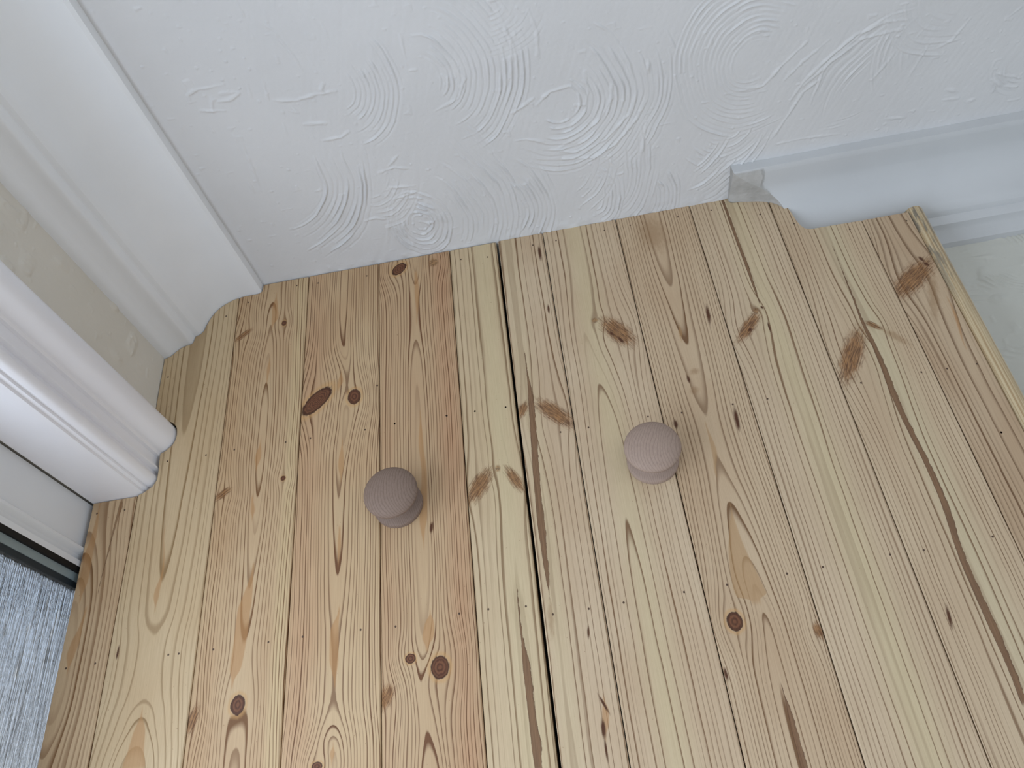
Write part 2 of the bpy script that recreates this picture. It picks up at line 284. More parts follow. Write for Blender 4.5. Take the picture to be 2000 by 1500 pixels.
# ------------------------------------------------------------------ pine material, one per plank
def pine(name, key, W, x0, x1):
    """W: ring settings of this plank (mm, drop from the ceiling in mm)"""
    F = FEAT.get(key, {})
    m, bs = new_mat(name, 0.5, 0.28)
    ox, oy, oz = obj_xyz()
    X = ox * 1000.0 + ROOT_X * 1000.0
    D = (H - oz) * 1000.0
    seed = W['seed']
    n_lo = noise(vec(X * 0.010, D * 0.0035, seed), 1.0, 1.0) - 0.5
    n_mid = noise(vec(X * 0.05, D * 0.016, seed + 7.0), 1.0, 2.0) - 0.5
    x1s = X + n_lo * W.get('wob', 9.0) + n_mid * W.get('wob2', 1.8)
    defl = None
    for kind, k, reach in (('knot', 0.85, 2.0), ('feather', 0.62, 1.15), ('rough', 0.8, 2.0)):
        for (cx, cd, rx, rz, ang) in F.get(kind, []):
            if kind == 'feather':
                a = math.radians(ang)
                rx, rz = abs(rx * math.cos(a)) + abs(rz * math.sin(a)), abs(rx * math.sin(a)) + abs(rz * math.cos(a))
            elif ang:
                rx = rz = (rx + rz) / 2 * 1.05
            ax, az = rx * reach + 4.0, rz * reach * 1.5 + 6.0
            dx = X - cx
            q = S.m('POWER', dx / ax, 2.0) + S.m('POWER', (D - cd) / az, 2.0)
            t = dx * S.m('EXPONENT', q * -1.0) * k
            defl = t if defl is None else defl + t
    if defl is not None:
        x1s = x1s - defl
    if 'D' in W:
        dd = curve(D, W['D'], 0.0, 80.0)
    else:
        dd = D * 0.0 + W['depth']
    r = S.m('SQRT', S.m('POWER', x1s - W['pith'], 2.0) + dd * dd)
    ph = S.m('POWER', r / W['sp'], W.get('pw', 1.0)) + noise(vec(X * 0.02, D * 0.002, seed + 3.0), 1.0, 2.0) * W.get('jit', 0.8) + noise(vec(r * 0.11, seed, D * 0.0012), 1.0, 2.0, 0.6) * W.get('irr', 2.0)
    t = S.m('FRACT', ph)
    wid = W.get('lo', 0.45)
    late = sstep(wid, 0.90, t) * (1.0 - sstep(0.93, 1.0, t))
    late = late * (S.m('POWER', white(S.m('FLOOR', ph)), 1.4) * 1.0 + 0.28)
    fib = noise(vec(X * 0.9, D * 0.02, seed), 1.0, 3.0, 0.6)
    blot = noise(vec(X * 0.014, D * 0.006, seed + 11.0), 1.0, 2.0)
    early = mixc(sstep(0.30, 0.72, blot), lin((W['e1'][0], W['e1'][1] - 1, W['e1'][2] + 7)), lin((W['e2'][0], W['e2'][1] - 1, W['e2'][2] + 7)))
    for (tx, tw, tc, ta) in W.get('tint', []):
        g = S.m('EXPONENT', S.m('POWER', (X - tx) / tw, 2.0) * -1.0)
        early = mixc(g * ta * (0.5 + blot), early, lin(tc))
    col = mixc(S.m('MULTIPLY', late, W.get('amt', 0.8) * 1.15, clamp=True), early, lin(tuple(v * 0.82 for v in W['late'])))
    # wide bands where a ring is cut flat
    for pts in F.get('flame', []):
        xc = curve(D, [(d, x) for x, d, w in pts], x0 - 5, x1 + 5)
        hw = curve(D, [(d, w) for x, d, w in pts], 0.0, 20.0)
        lo, hi = min(p[1] for p in pts), max(p[1] for p in pts)
        e = S.m('ABSOLUTE', X - xc + n_mid * 2.0) - hw
        inz = sstep(lo - 6, lo + 2, D) * (1.0 - sstep(hi - 2, hi + 6, D))
        col = mixc((1.0 - sstep(-0.7, 0.9, e)) * inz * W.get('fl', 0.62), col, lin(W.get('flc', (192, 148, 102))))
    n_edge = noise(vec(X * 0.35, D * 0.12, seed + 5.0), 1.0, 3.0, 0.65) - 0.5
    for (cx, cd, rx, rz, ang) in F.get('stain', []):
        a = math.radians(ang); c, s = math.cos(a), math.sin(a)
        dx, dz = X - cx, D - cd
        e = S.m('SQRT', S.m('POWER', (dx * c + dz * s) / (rx * 1.3), 2.0) + S.m('POWER', (dz * c - dx * s) / (rz * 1.3), 2.0)) + n_edge * 1.2
        col = mixc((1.0 - sstep(0.2, 1.2, e)) * 0.45, col, lin((150, 118, 84)))
    for (cx, cd, rx, rz, ang) in F.get('feather', []):
        a = math.radians(ang); c, s = math.cos(a), math.sin(a)
        dx, dz = X - cx, D - cd
        u, v = dx * c + dz * s, dz * c - dx * s
        fb = noise(vec(u * 0.08, v * 0.75, seed + 2.0), 1.0, 3.0, 0.6)
        e = S.m('SQRT', S.m('POWER', u / (rx * 1.12), 2.0) + S.m('POWER', v / (rz * 1.4), 2.0)) + n_edge * 0.8 + (fb - 0.5) * 0.9
        fc = mixc(sstep(0.36, 0.66, fb), lin((96, 62, 40)), lin((176, 132, 90)))
        col = mixc((1.0 - sstep(0.45, 1.15, e)) * 0.9, col, fc)
    for (cx, cd, rx, rz, ang) in F.get('rough', []):
        dx, dz = X - cx, D - cd
        e = S.m('SQRT', S.m('POWER', dx / rx, 2.0) + S.m('POWER', dz / rz, 2.0)) + n_edge * 1.0
        col = mixc((1.0 - sstep(0.5, 1.1, e)) * 0.75, col, mixc(sstep(0.35, 0.6, noise(vec(X * 0.5, D * 0.4, seed), 1.0, 3.0)), lin((88, 62, 46)), lin((176, 138, 98))))
    for (cx, cd, rx, rz, ang) in F.get('knot', []):
        a = math.radians(ang); c, s = math.cos(a), math.sin(a)
        dx, dz = X - cx, D - cd
        e = S.m('SQRT', S.m('POWER', (dx * c + dz * s) / rx, 2.0) + S.m('POWER', (dz * c - dx * s) / rz, 2.0)) + n_edge * 0.34
        ring = S.m('SINE', e * (5.0 + rx * 1.3)) * 0.5 + 0.5
        kc = mixc(ring, lin((86, 52, 40)), lin((126, 84, 64)))
        kc = mixc(sstep(0.72, 0.98, e), kc, lin((66, 38, 28)))
        halo = sstep(1.0, 1.12, e) * (1.0 - sstep(1.15, 1.6, e))
        col = mixc(halo * 0.5, col, lin((214, 172, 118)))
        col = mixc((1.0 - sstep(0.95, 1.09, e)), col, kc)
    for kind, cc, am in (('streak', (122, 94, 74), 0.95), ('line', (120, 84, 52), 0.7)):
        for pts in F.get(kind, []):
            xc = curve(D, [(d, x) for x, d, w in pts], x0 - 5, x1 + 5)
            hw = curve(D, [(d, w) for x, d, w in pts], 0.0, 20.0)
            lo, hi = min(p[1] for p in pts), max(p[1] for p in pts)
            e = S.m('ABSOLUTE', X - xc + n_edge * 1.1) - hw + n_edge * 2.2
            inz = sstep(lo - 5, lo + 1, D) * (1.0 - sstep(hi - 1, hi + 5, D))
            sc = mixc(sstep(0.4, 0.62, fib), lin(cc), lin((cc[0] + 18, cc[1] + 15, cc[2] + 12)))
            sc = mixc(sstep(-0.9, 0.0, e), sc, lin((92, 64, 48)))
            col = mixc((1.0 - sstep(-0.25, 0.35, e)) * inz * am, col, sc)
    for (cx, cd, rx, rz, ang) in F.get('mark', []):
        a = math.radians(ang); c, s = math.cos(a), math.sin(a)
        dx, dz = X - cx, D - cd
        e = S.m('SQRT', S.m('POWER', (dx * c + dz * s) / (rx * 1.15), 2.0) + S.m('POWER', (dz * c - dx * s) / max(rz, 1.0), 2.0)) + n_edge * 0.8
        col = mixc(1.0 - sstep(0.5, 1.5, e), col, lin((84, 50, 34)))
    # fine pores and fibre
    col = mixc((fib - 0.5) * 0.5 + 0.08, col, lin((150, 118, 88)))
    speck = noise(vec(X * 0.55, D * 0.33, seed + 21.0), 1.0, 1.0)
    col = mixc(sstep(0.745, 0.80, speck) * 0.5, col, lin((132, 96, 66)))
    col = mixc(1.0, col, (0.835, 0.775, 0.665, 1.0), 'MULTIPLY')
    S.nt.links.new(col, bs.inputs['Base Color'])
    bump(bs, (1.0 - late) * 0.5 + fib * 0.5, 0.00025, 0.6)
    return m

# ------------------------------------------------------------------ numpy relief
def ss(a, b, x):
    t = np.clip((x - a) / (b - a), 0, 1)
    return t * t * (3 - 2 * t)

def vn(x, y, seed):
    rs = np.random.RandomState(seed)
    T = rs.rand(256, 256)
    xi, yi = np.floor(x).astype(int), np.floor(y).astype(int)
    fx, fy = x - xi, y - yi
    fx, fy = fx * fx * (3 - 2 * fx), fy * fy * (3 - 2 * fy)
    a = T[xi & 255, yi & 255]; b = T[(xi + 1) & 255, yi & 255]
    c = T[xi & 255, (yi + 1) & 255]; d = T[(xi + 1) & 255, (yi + 1) & 255]
    return (a * (1 - fx) + b * fx) * (1 - fy) + (c * (1 - fx) + d * fx) * fy

def swirl_relief(h, X, Y, sw, i):
    cx, cy, sx, sy, r0, r1, a0, a1, amp, sp = sw
    u, v = (X - cx) / sx, (Y - cy) / sy
    r = np.hypot(u, v); a = np.degrees(np.arctan2(v, u))
    m = (r > r0 - 20) & (r < r1 + 20)
    if not m.any(): return h
    rr = r + (vn(X * 0.022, Y * 0.022, 40 + i) - 0.5) * 15 + (vn(X * 0.08, Y * 0.08, 60 + i) - 0.5) * 2.2
    sp2 = sp * 0.85
    k = np.floor(rr / sp2); f = rr / sp2 - k
    da = (a - a0) % 360.0
    span = a1 - a0
    off = vn(k * 5.37, k * 0 + 3.1, 80 + i) * 34 - 6
    off2 = vn(k * 3.91, k * 0 + 1.7, 90 + i) * 34 - 6
    if span >= 359:
        ea = np.ones_like(r)
    else:
        ea = ss(0, 14, da - off) * ss(0, 14, span - off2 - da)
    er = ss(r0 - 3, r0 + 5, rr) * ss(0, 10, r1 - rr)
    env = ea * er
    ak = vn(k * 2.77, a * 0.05, 120 + i)
    ak = ss(0.25, 0.8, ak) * (0.35 + 0.65 * ss(0.25, 0.6, vn(X * 0.02, Y * 0.02, 160 + i)))
    c = 0.32 + 0.36 * vn(k * 1.93, a * 0.03, 140 + i)
    ridge = np.exp(-((f - c) / 0.15) ** 2)
    ridge = ridge + 0.28 * np.exp(-(((f * 3.0 + 0.3) % 1.0 - 0.5) / 0.2) ** 2) * vn(k * 4.1, a * 0.09, 180 + i)
    furrow = -0.25 * np.exp(-((f - c - 0.3) / 0.2) ** 2)
    return h * (1 - 0.8 * env) + env * amp * (ridge * (0.08 + 1.15 * ak) + furrow)

def stroke_relief(h, X, Y, pts, w, ht, i):
    best = np.full(X.shape, 1e9); tt = np.zeros(X.shape)
    n = len(pts) - 1
    for j in range(n):
        (x0, y0), (x1, y1) = pts[j], pts[j + 1]
        dx, dy = x1 - x0, y1 - y0
        L = dx * dx + dy * dy + 1e-9
        t = np.clip(((X - x0) * dx + (Y - y0) * dy) / L, 0, 1)
        d = np.hypot(X - x0 - t * dx, Y - y0 - t * dy)
        q = d < best
        best = np.where(q, d, best); tt = np.where(q, (j + t) / n, tt)
    jit = (vn(X * 0.15, Y * 0.15, 200 + i) - 0.5) * 2.4
    fade = (0.35 + 0.65 * np.sin(np.pi * np.clip(tt, 0.03, 0.97))) * (0.6 + 0.8 * vn(X * 0.12, Y * 0.12, 230 + i))
    return h + ht * fade * np.exp(-((np.maximum(best + jit, 0)) / (w * 0.62)) ** 2)

def grid_mesh(nx, ny, co):
    """co: (ny,nx,3)"""
    idx = np.arange(nx * ny).reshape(ny, nx)
    q = np.stack([idx[:-1, :-1], idx[:-1, 1:], idx[1:, 1:], idx[1:, :-1]], -1).reshape(-1, 4)
    return co.reshape(-1, 3), q

def np_mesh(name, parts):
    """parts: list of (verts (n,3), quads (m,4)) joined"""
    V, Q, b = [], [], 0
    for v, q in parts:
        V.append(np.asarray(v, float)); Q.append(np.asarray(q, int) + b); b += len(v)
    V = np.concatenate(V); Q = np.concatenate(Q)
    me = bpy.data.meshes.new(name)
    me.vertices.add(len(V)); me.vertices.foreach_set('co', V.astype(np.float32).ravel())
    me.loops.add(Q.size); me.loops.foreach_set('vertex_index', Q.astype(np.int32).ravel())
    me.polygons.add(len(Q))
    me.polygons.foreach_set('loop_start', np.arange(0, Q.size, 4, dtype=np.int32))
    me.polygons.foreach_set('use_smooth', np.ones(len(Q), bool))
    me.update(calc_edges=True); me.validate()
    return me

def quad(a, b, c, d): return ([a, b, c, d], [(0, 1, 2, 3)])

def box_part(x0, x1, y0, y1, z0, z1):
    V = []; Q = []
    P = [(x0, y0, z0), (x1, y0, z0), (x1, y1, z0), (x0, y1, z0), (x0, y0, z1), (x1, y0, z1), (x1, y1, z1), (x0, y1, z1)]
    for f in ((0, 3, 2, 1), (4, 5, 6, 7), (0, 1, 5, 4), (1, 2, 6, 5), (2, 3, 7, 6), (3, 0, 4, 7)):
        Q.append(tuple(range(len(V), len(V) + 4))); V += [P[i] for i in f]
    return (V, Q)

# ------------------------------------------------------------------ setting: materials
M_CEIL = paint('white_ceiling_paint', (212, 212, 213), (217, 217, 218), 0.75, 300, 0.00012, 0.2)
M_COVE = paint('white_coving_paint', (234, 236, 239), (239, 241, 244), 0.5, 120, 0.0002, 0.3)
M_CREAM = paint('cream_wall_paint', (216, 211, 200), (221, 216, 206), 0.6, 160, 0.0003, 0.25)
M_CHIM = paint('cream_chimney_paint', (198, 198, 190), (204, 204, 197), 0.6, 160, 0.0003, 0.25)
M_GLOSS = paint('white_gloss_woodwork', (240, 240, 246), (245, 245, 250), 0.32, 60, 0.00025, 0.5)
M_UPVC = paint('white_window_frame_plastic', (226, 229, 233), (231, 234, 238), 0.35, 90, 0.0001, 0.45)
M_FLOOR = paint('pale_grey_floor', (224, 222, 218), (230, 228, 224), 0.6, 90, 0.0003, 0.2)

# ------------------------------------------------------------------ ceiling with combed swirls
def build_ceiling():
    st = 1.0
    xs = np.arange(-392, 602, st); ys = np.arange(-428, 14, st)
    X, Y = np.meshgrid(xs, ys)
    h = np.zeros(X.shape)
    for i, s in enumerate(SWIRL): h = swirl_relief(h, X, Y, s, i)
    for i, (pts, w, ht) in enumerate(STROKE): h = stroke_relief(h, X, Y, pts, w, ht, i)
    rgt = ss(-330, -180, X)
    # little dabs and pimples of plaster
    pim = vn(X * 0.16, Y * 0.16, 7); h += 0.55 * ss(0.86, 0.97, pim) * (0.25 + 0.75 * vn(X * 0.03, Y * 0.03, 8))
    h += 0.25 * (vn(X * 0.03, Y * 0.03, 9) - 0.5) * (0.4 + 0.6 * rgt)
    h += 0.10 * (vn(X * 0.3, Y * 0.3, 10) - 0.5) * (0.5 + 0.5 * rgt)
    # streaky hand marks
    h += 0.16 * (vn(X * 0.25 + Y * 0.10, Y * 0.03 - X * 0.02, 12) - 0.5) * rgt
    # thick ragged paint line by the cupboard
    h += 0.9 * ss(-20, 2, Y + (vn(X * 0.06, Y * 0.06, 14) - 0.5) * 16) * vn(X * 0.12, Y * 0.12, 15)
    edge = np.minimum(np.minimum(X - xs[0], xs[-1] - X), np.minimum(Y - ys[0], ys[-1] - Y))
    h *= ss(0, 5, edge)
    h *= 1.45
    co = np.stack([X / 1000, Y / 1000, H - h / 1000], -1)
    v, q = grid_mesh(len(xs), len(ys), co)
    q = q[:, ::-1]
    x0, x1, y0, y1 = xs[0] / 1000, xs[-1] / 1000, ys[0] / 1000, ys[-1] / 1000
    X0, X1, Y0, Y1 = -0.75, 4.5, -3.2, 0.45
    z = H
    fl = [quad((X0, Y0, z), (X0, y0, z), (X1, y0, z), (X1, Y0, z)), quad((X0, y1, z), (X0, Y1, z), (X1, Y1, z), (X1, y1, z)),
          quad((X0, y0, z), (X0, y1, z), (x0, y1, z), (x0, y0, z)), quad((x1, y0, z), (x1, y1, z), (X1, y1, z), (X1, y0, z)),
          box_part(X0, X1, Y0, Y1, z + 0.004, z + 0.08)]
    me = np_mesh('ceiling', [(v, q)] + fl)
    o = link('ceiling', me, M_CEIL)
    tag(o, 'white plaster ceiling combed with overlapping swirls', 'ceiling', kind='structure')
build_ceiling()

def wall_patch(us, vs_, seed, rough=0.5, comb=0.0):
    """relief in mm on a small wall area; us, vs_ in mm"""
    U, V = np.meshgrid(us, vs_)
    h = rough * ss(0.62, 0.9, vn(U * 0.045, V * 0.07, seed)) * (0.4 + 0.6 * vn(U * 0.2, V * 0.2, seed + 1))
    h += 0.25 * (vn(U * 0.03, V * 0.03, seed + 2) - 0.5)
    h += 0.3 * rough * ss(0.8, 0.95, vn(U * 0.14, V * 0.14, seed + 3))
    if comb:
        w = U * 0.55 - V * 0.8 + (vn(U * 0.02, V * 0.02, seed + 4) - 0.5) * 60
        h += comb * np.exp(-(((w / 9.0) % 1.0 - 0.5) / 0.2) ** 2) * ss(0.4, 0.7, vn(U * 0.025, V * 0.05, seed + 5))
    ed = np.minimum(np.minimum(U - us[0], us[-1] - U), np.minimum(V - vs_[0], vs_[-1] - V))
    return U, V, h * ss(0, 3, ed)

# left wall (with the window opening)
def build_walls():
    us = np.arange(-420, 3, 1.0); vd = np.arange(92, 202, 1.0)
    U, V, h = wall_patch(us, vd, 300, 1.9)
    co = np.stack([np.full(U.shape, -0.513) + h / 1000, U / 1000, H - V / 1000], -1)
    p = grid_mesh(len(us), len(vd), co)
    p = (p[0], p[1][:, ::-1])
    xa, xb = -0.76, -0.5132
    me = np_mesh('wall_left', [p, box_part(xa, xb, -3.2, 0.45, 2.1140, H + 0.004), box_part(xa, xb, -3.2, 0.45, -0.02, 0.08),
                               box_part(xa, xb, -3.2, -1.75, 0.08, 2.1140), box_part(xa, xb, 0.25, 0.45, 0.08, 2.1140)])  # opening carried down near the floor to suit the added up-light
    o = link('wall_left', me, M_CREAM)
    smooth_flat(me, len(p[1]))
    tag(o, 'cream painted left wall above and around the window', 'wall', kind='structure')
    us = np.arange(420, 760, 1.2); vd = np.arange(90, 480, 1.2)
    U, V, h = wall_patch(us, vd, 340, 1.9, 1.7)
    co = np.stack([U / 1000, 0.056 - h / 1000, H - V / 1000], -1)
    p = grid_mesh(len(us), len(vd), co)
    me = np_mesh('wall_chimney', [p, box_part(0.344, 1.75, 0.0562, 0.44, -0.02, H + 0.004)])
    smooth_flat(me, len(p[1]))
    o = link('wall_chimney', me, M_CHIM)
    tag(o, 'pale textured chimney breast wall right of the cupboard', 'wall', kind='structure')
    o = link('wall_back', boxes('wall_back', [(-0.76, 4.5, 0.44, 0.50, -0.02, H + 0.004)]), M_CREAM)
    tag(o, 'cream back wall of the alcove behind the cupboard', 'wall', kind='structure')
    o = link('wall_right', boxes('wall_right', [(4.50, 4.60, -3.2, 0.45, -0.02, H + 0.004)]), M_CREAM)
    tag(o, 'cream right wall of the room', 'wall', kind='structure')
    o = link('floor', boxes('floor', [(-0.76, 4.6, -3.2, 0.5, -0.08, 0.0)]), M_FLOOR)
    tag(o, 'pale grey floor of the room', 'floor', kind='structure')

def smooth_flat(me, nsmooth):
    a = np.zeros(len(me.polygons), bool); a[:nsmooth] = True
    me.polygons.foreach_set('use_smooth', a)

build_walls()

# ------------------------------------------------------------------ coving and architrave
def refine(pts, smooth_ranges, n=4):
    """insert Catmull-Rom points inside the given index ranges"""
    out = []
    for i in range(len(pts) - 1):
        out.append(pts[i])
        for a, b in smooth_ranges:
            if a <= i < b:
                p0 = pts[max(i - 1, a)]; p1 = pts[i]; p2 = pts[i + 1]; p3 = pts[min(i + 2, b)]
                for k in range(1, n):
                    t = k / n
                    out.append(tuple(0.5 * (2 * p1[j] + (p2[j] - p0[j]) * t + (2 * p0[j] - 5 * p1[j] + 4 * p2[j] - p3[j]) * t * t
                                            + (3 * p1[j] - p0[j] - 3 * p2[j] + p3[j]) * t ** 3) for j in range(len(p1))))
    out.append(pts[-1])
    return out

def rings_mesh(name, rings, caps=True, closed=True):
    """rings: list of equal-length vertex rings"""
    n = len(rings[0]); V = [v for r in rings for v in r]; F = []
    for i in range(len(rings) - 1):
        for j in range(n if closed else n - 1):
            k = (j + 1) % n
            F.append((i * n + j, i * n + k, (i + 1) * n + k, (i + 1) * n + j))
    if caps:
        F.append(tuple(reversed(range(n)))); F.append(tuple((len(rings) - 1) * n + j for j in range(n)))
    me = mesh_from(name, V, F); fix_normals(me); smooth_by_angle(me, 28)
    return me

def wob(seed, t, a):
    r = random.Random(seed)
    return sum(a * r.uniform(-1, 1) * math.sin(t * r.uniform(4, 30) + r.uniform(0, 6)) for _ in range(4)) / 2

LEFT_COVE = [(-388.6, 0.0), (-388.8, 12.0), (-392.5, 14.8), (-397, 15.2), (-412.8, 15.4), (-428.4, 18.2), (-442.8, 25.6), (-452.6, 35.2), (-459.7, 48.0),
             (-464.4, 62.2), (-468.6, 67.2), (-474.8, 69.4), (-476.2, 76.0), (-478.6, 80.2), (-489.6, 82.8), (-498.2, 88.4), (-504.6, 94.4), (-511.5, 96.6), (-516.0, 97.2)]
pr = refine(LEFT_COVE, [(2, 9), (12, 17)])
ring_at = lambda y: [((x + wob(i * 3 + 1, y, 0.25)) / 1000, y, H - d / 1000) for i, (x, d) in enumerate(pr)] + [(-0.53, y, H - 0.0972), (-0.53, y, H + 0.002), (pr[0][0] / 1000, y, H + 0.002)]
o = link('trim_1', rings_mesh('coving', [ring_at(-3.0 + i * (3.44 / 60)) for i in range(61)]), M_COVE)
tag(o, 'white moulded plaster coving along the left wall', 'coving', kind='structure')

YC, XC = 0.056, 0.344
FP = [(111, 0), (111, 13), (106, 15), (92, 16.5), (79, 19), (66, 26), (56, 35), (48, 48), (42, 62), (36, 68), (30, 70), (28.5, 77), (26, 80.5), (19, 83), (12, 89), (7, 95), (-3, 98)]
RP = [(111, 0), (111, 5), (106, 8), (90, 10), (72, 13), (57, 17), (49, 25.5), (44, 38.5), (40, 57), (35, 68), (30, 70), (28.5, 77), (26, 80.5), (19, 83), (12, 89), (7, 95), (-3, 98)]
both = [a + b for a, b in zip(FP, RP)]
both = refine(both, [(2, 9), (12, 15)])
def cor_ring(kind, t):
    R = []
    for i, (pf, df, prr, dr) in enumerate(both):
        if kind == 'front':
            x0 = XC - prr / 1000; x = x0 + (1.72 - x0) * t
            R.append((x, YC - pf / 1000 + wob(i * 5 + 2, x, 0.00025) * min(1.0, t * 12), H - df / 1000))
        else:
            y0 = YC - pf / 1000; y = y0 + (0.44 - y0) * t
            k = min(1.0, t / 0.10)
            R.append((XC - prr / 1000, y, H - (df + (dr - df) * k) / 1000))
    return R
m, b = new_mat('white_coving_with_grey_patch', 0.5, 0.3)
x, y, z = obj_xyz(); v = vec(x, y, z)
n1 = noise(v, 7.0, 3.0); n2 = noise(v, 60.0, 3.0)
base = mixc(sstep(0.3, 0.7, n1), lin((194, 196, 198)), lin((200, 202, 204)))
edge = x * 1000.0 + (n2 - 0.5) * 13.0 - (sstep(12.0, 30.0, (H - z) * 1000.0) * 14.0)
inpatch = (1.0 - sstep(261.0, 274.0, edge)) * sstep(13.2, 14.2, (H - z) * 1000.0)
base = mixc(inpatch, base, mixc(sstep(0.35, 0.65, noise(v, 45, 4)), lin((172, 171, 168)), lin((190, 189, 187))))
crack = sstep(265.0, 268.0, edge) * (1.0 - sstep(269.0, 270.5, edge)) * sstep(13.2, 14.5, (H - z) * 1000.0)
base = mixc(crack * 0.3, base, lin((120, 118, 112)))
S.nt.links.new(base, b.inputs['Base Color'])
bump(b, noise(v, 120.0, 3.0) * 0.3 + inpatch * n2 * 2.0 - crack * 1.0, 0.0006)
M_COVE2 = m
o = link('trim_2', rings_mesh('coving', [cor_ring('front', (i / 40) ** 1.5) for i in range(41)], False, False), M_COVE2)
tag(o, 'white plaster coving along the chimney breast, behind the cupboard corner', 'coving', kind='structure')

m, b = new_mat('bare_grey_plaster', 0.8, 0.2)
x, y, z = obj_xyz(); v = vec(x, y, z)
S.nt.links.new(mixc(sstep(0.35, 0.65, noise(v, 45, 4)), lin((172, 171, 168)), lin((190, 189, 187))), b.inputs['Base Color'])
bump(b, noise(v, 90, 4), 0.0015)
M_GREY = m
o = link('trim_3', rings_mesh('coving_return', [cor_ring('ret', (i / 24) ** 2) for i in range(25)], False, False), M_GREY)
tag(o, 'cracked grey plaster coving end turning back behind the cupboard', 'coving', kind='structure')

ARCH = [(-513.0, 196), (-493.5, 196.2), (-488, 199), (-482.5, 206), (-480.4, 213), (-480.2, 220.5), (-482.8, 228.2), (-489.6, 235.4), (-495.2, 238.0), (-496.6, 241.4), (-500.2, 242.2), (-499.4, 256.2),
        (-495.9, 256.8), (-495.9, 259.2), (-501.0, 260.6), (-499.4, 265), (-496.6, 268.4), (-496.0, 272.5), (-498.2, 277.5), (-502.4, 279.8), (-505.6, 280.2), (-505.4, 283.2), (-510.2, 284.6), (-510.2, 287.6), (-518.4, 291.2), (-570.5, 291.6)]
pr2 = refine(ARCH, [(1, 8), (14, 19)])
ring2 = lambda y: [((x - (0.9 if x > -507 else 0.0)) / 1000, y, H - d / 1000) for x, d in pr2] + [(-0.5705, y, H - 0.2885), (-0.520, y, H - 0.2885), (-0.520, y, H - 0.196)]
o = link('trim_4', rings_mesh('architrave', [ring2(-1.75 + i * 0.1) for i in range(21)]), M_GLOSS)
tag(o, 'white glossy moulded architrave over the window head', 'architrave', kind='structure')

# ------------------------------------------------------------------ window
def plain(name, c, rough=0.5, spec=0.3):
    m, b = new_mat(name, rough, spec)
    x, y, z = obj_xyz()
    n = noise(vec(x, y, z), 60.0, 2.0)
    c2 = tuple(min(255, v * 1.12 + 3) for v in c)
    S.nt.links.new(mixc(n, lin(c), lin(c2)), b.inputs['Base Color'])
    return m
M_BLACK = plain('black_rubber', (14, 15, 17), 0.6)
M_SPACER = plain('grey_spacer_bar', (128, 142, 146), 0.35, 0.5)
M_DARK = plain('dark_sealant', (38, 46, 52), 0.5)

WY0, WY1 = -1.70, 0.22
def head_strip(name, pts, mat, parent):
    rg = lambda y: [(x / 1000, y, H - d / 1000) for x, d in pts]
    return link(name, rings_mesh(name, [rg(WY0), rg(WY1)]), mat, parent)
fr = [(-574.5, 291.6), (-575.0, 342.0), (-570.3, 345.6), (-570.3, 348.8), (-575.5, 353.0), (-577.5, 358.0), (-572.0, 360.2), (-572.0, 367.0), (-640, 367.0), (-640, 291.6)]
frame = head_strip('window_1', fr, M_UPVC, None)
tag(frame, 'white window frame with patterned obscure glass beside the cupboard', 'window', kind='structure')
link('window_jamb', boxes('window_jamb', [(-0.64, -0.5716, WY0, WY0 + 0.08, 0.10, H - 0.367)]), M_UPVC, frame)
link('window_jamb', boxes('window_jamb', [(-0.64, -0.5716, WY1 - 0.08, WY1, 0.10, H - 0.367)]), M_UPVC, frame)
link('window_sill', boxes('window_sill', [(-0.64, -0.50, WY0, WY1, 0.08, 0.14)]), M_UPVC, frame)
head_strip('gasket', [(-572.0, 367.0), (-572.0, 373.5), (-590, 373.5), (-590, 367.0)], M_BLACK, frame)
head_strip('spacer_bar', [(-575.0, 373.5), (-576.0, 382.0), (-590, 382.0), (-590, 373.5)], M_SPACER, frame)
head_strip('glass_seal', [(-577.0, 382.0), (-577.5, 388.0), (-590, 388.0), (-590, 382.0)], M_DARK, frame)

m, b = new_mat('rain_pattern_glass', 0.02, 0.5)
b.inputs['Transmission Weight'].default_value = 1.0
b.inputs['IOR'].default_value = 1.5
b.inputs['Base Color'].default_value = (0.93, 0.96, 0.98, 1)
x, y, z = obj_xyz()
hA = noise(vec(y * 420.0, z * 9.0, 1.0), 1.0, 2.5, 0.6)
hB = noise(vec(y * 700.0, z * 220.0, 4.0), 1.0, 2.0, 0.6)
hC = sstep(0.58, 0.66, noise(vec(y * 300.0, z * 7.0, 9.0), 1.0, 1.0))
bump(b, hA + hB * 0.14 + hC * 1.2, 0.007)
o = link('glass_pane', boxes('glass_pane', [(-0.584, -0.579, WY0 + 0.02, WY1 - 0.02, 0.14, H - 0.375)]), m, frame)

o = link('trim_5', boxes('baffle', [(-1.25, -0.765, -3.2, 0.8, 2.36, 2.40)]), plain('dark_baffle_board', (70, 62, 56), 0.7))  # unseen board added so the patterned glass picks up dark streaks
tag(o, 'dark eave board added outside, unseen, to darken the glass', 'baffle', kind='structure')

# ------------------------------------------------------------------ the cupboard
ROOT_X = -0.07
root = bpy.data.objects.new('alcove_cupboard', None)
COL.objects.link(root)
root.location = (ROOT_X, 0.0, 0.0)
root.empty_display_size = 0.1
tag(root, 'built-in pine plank cupboard scribed around the coving, with two round knobs', 'cupboard')

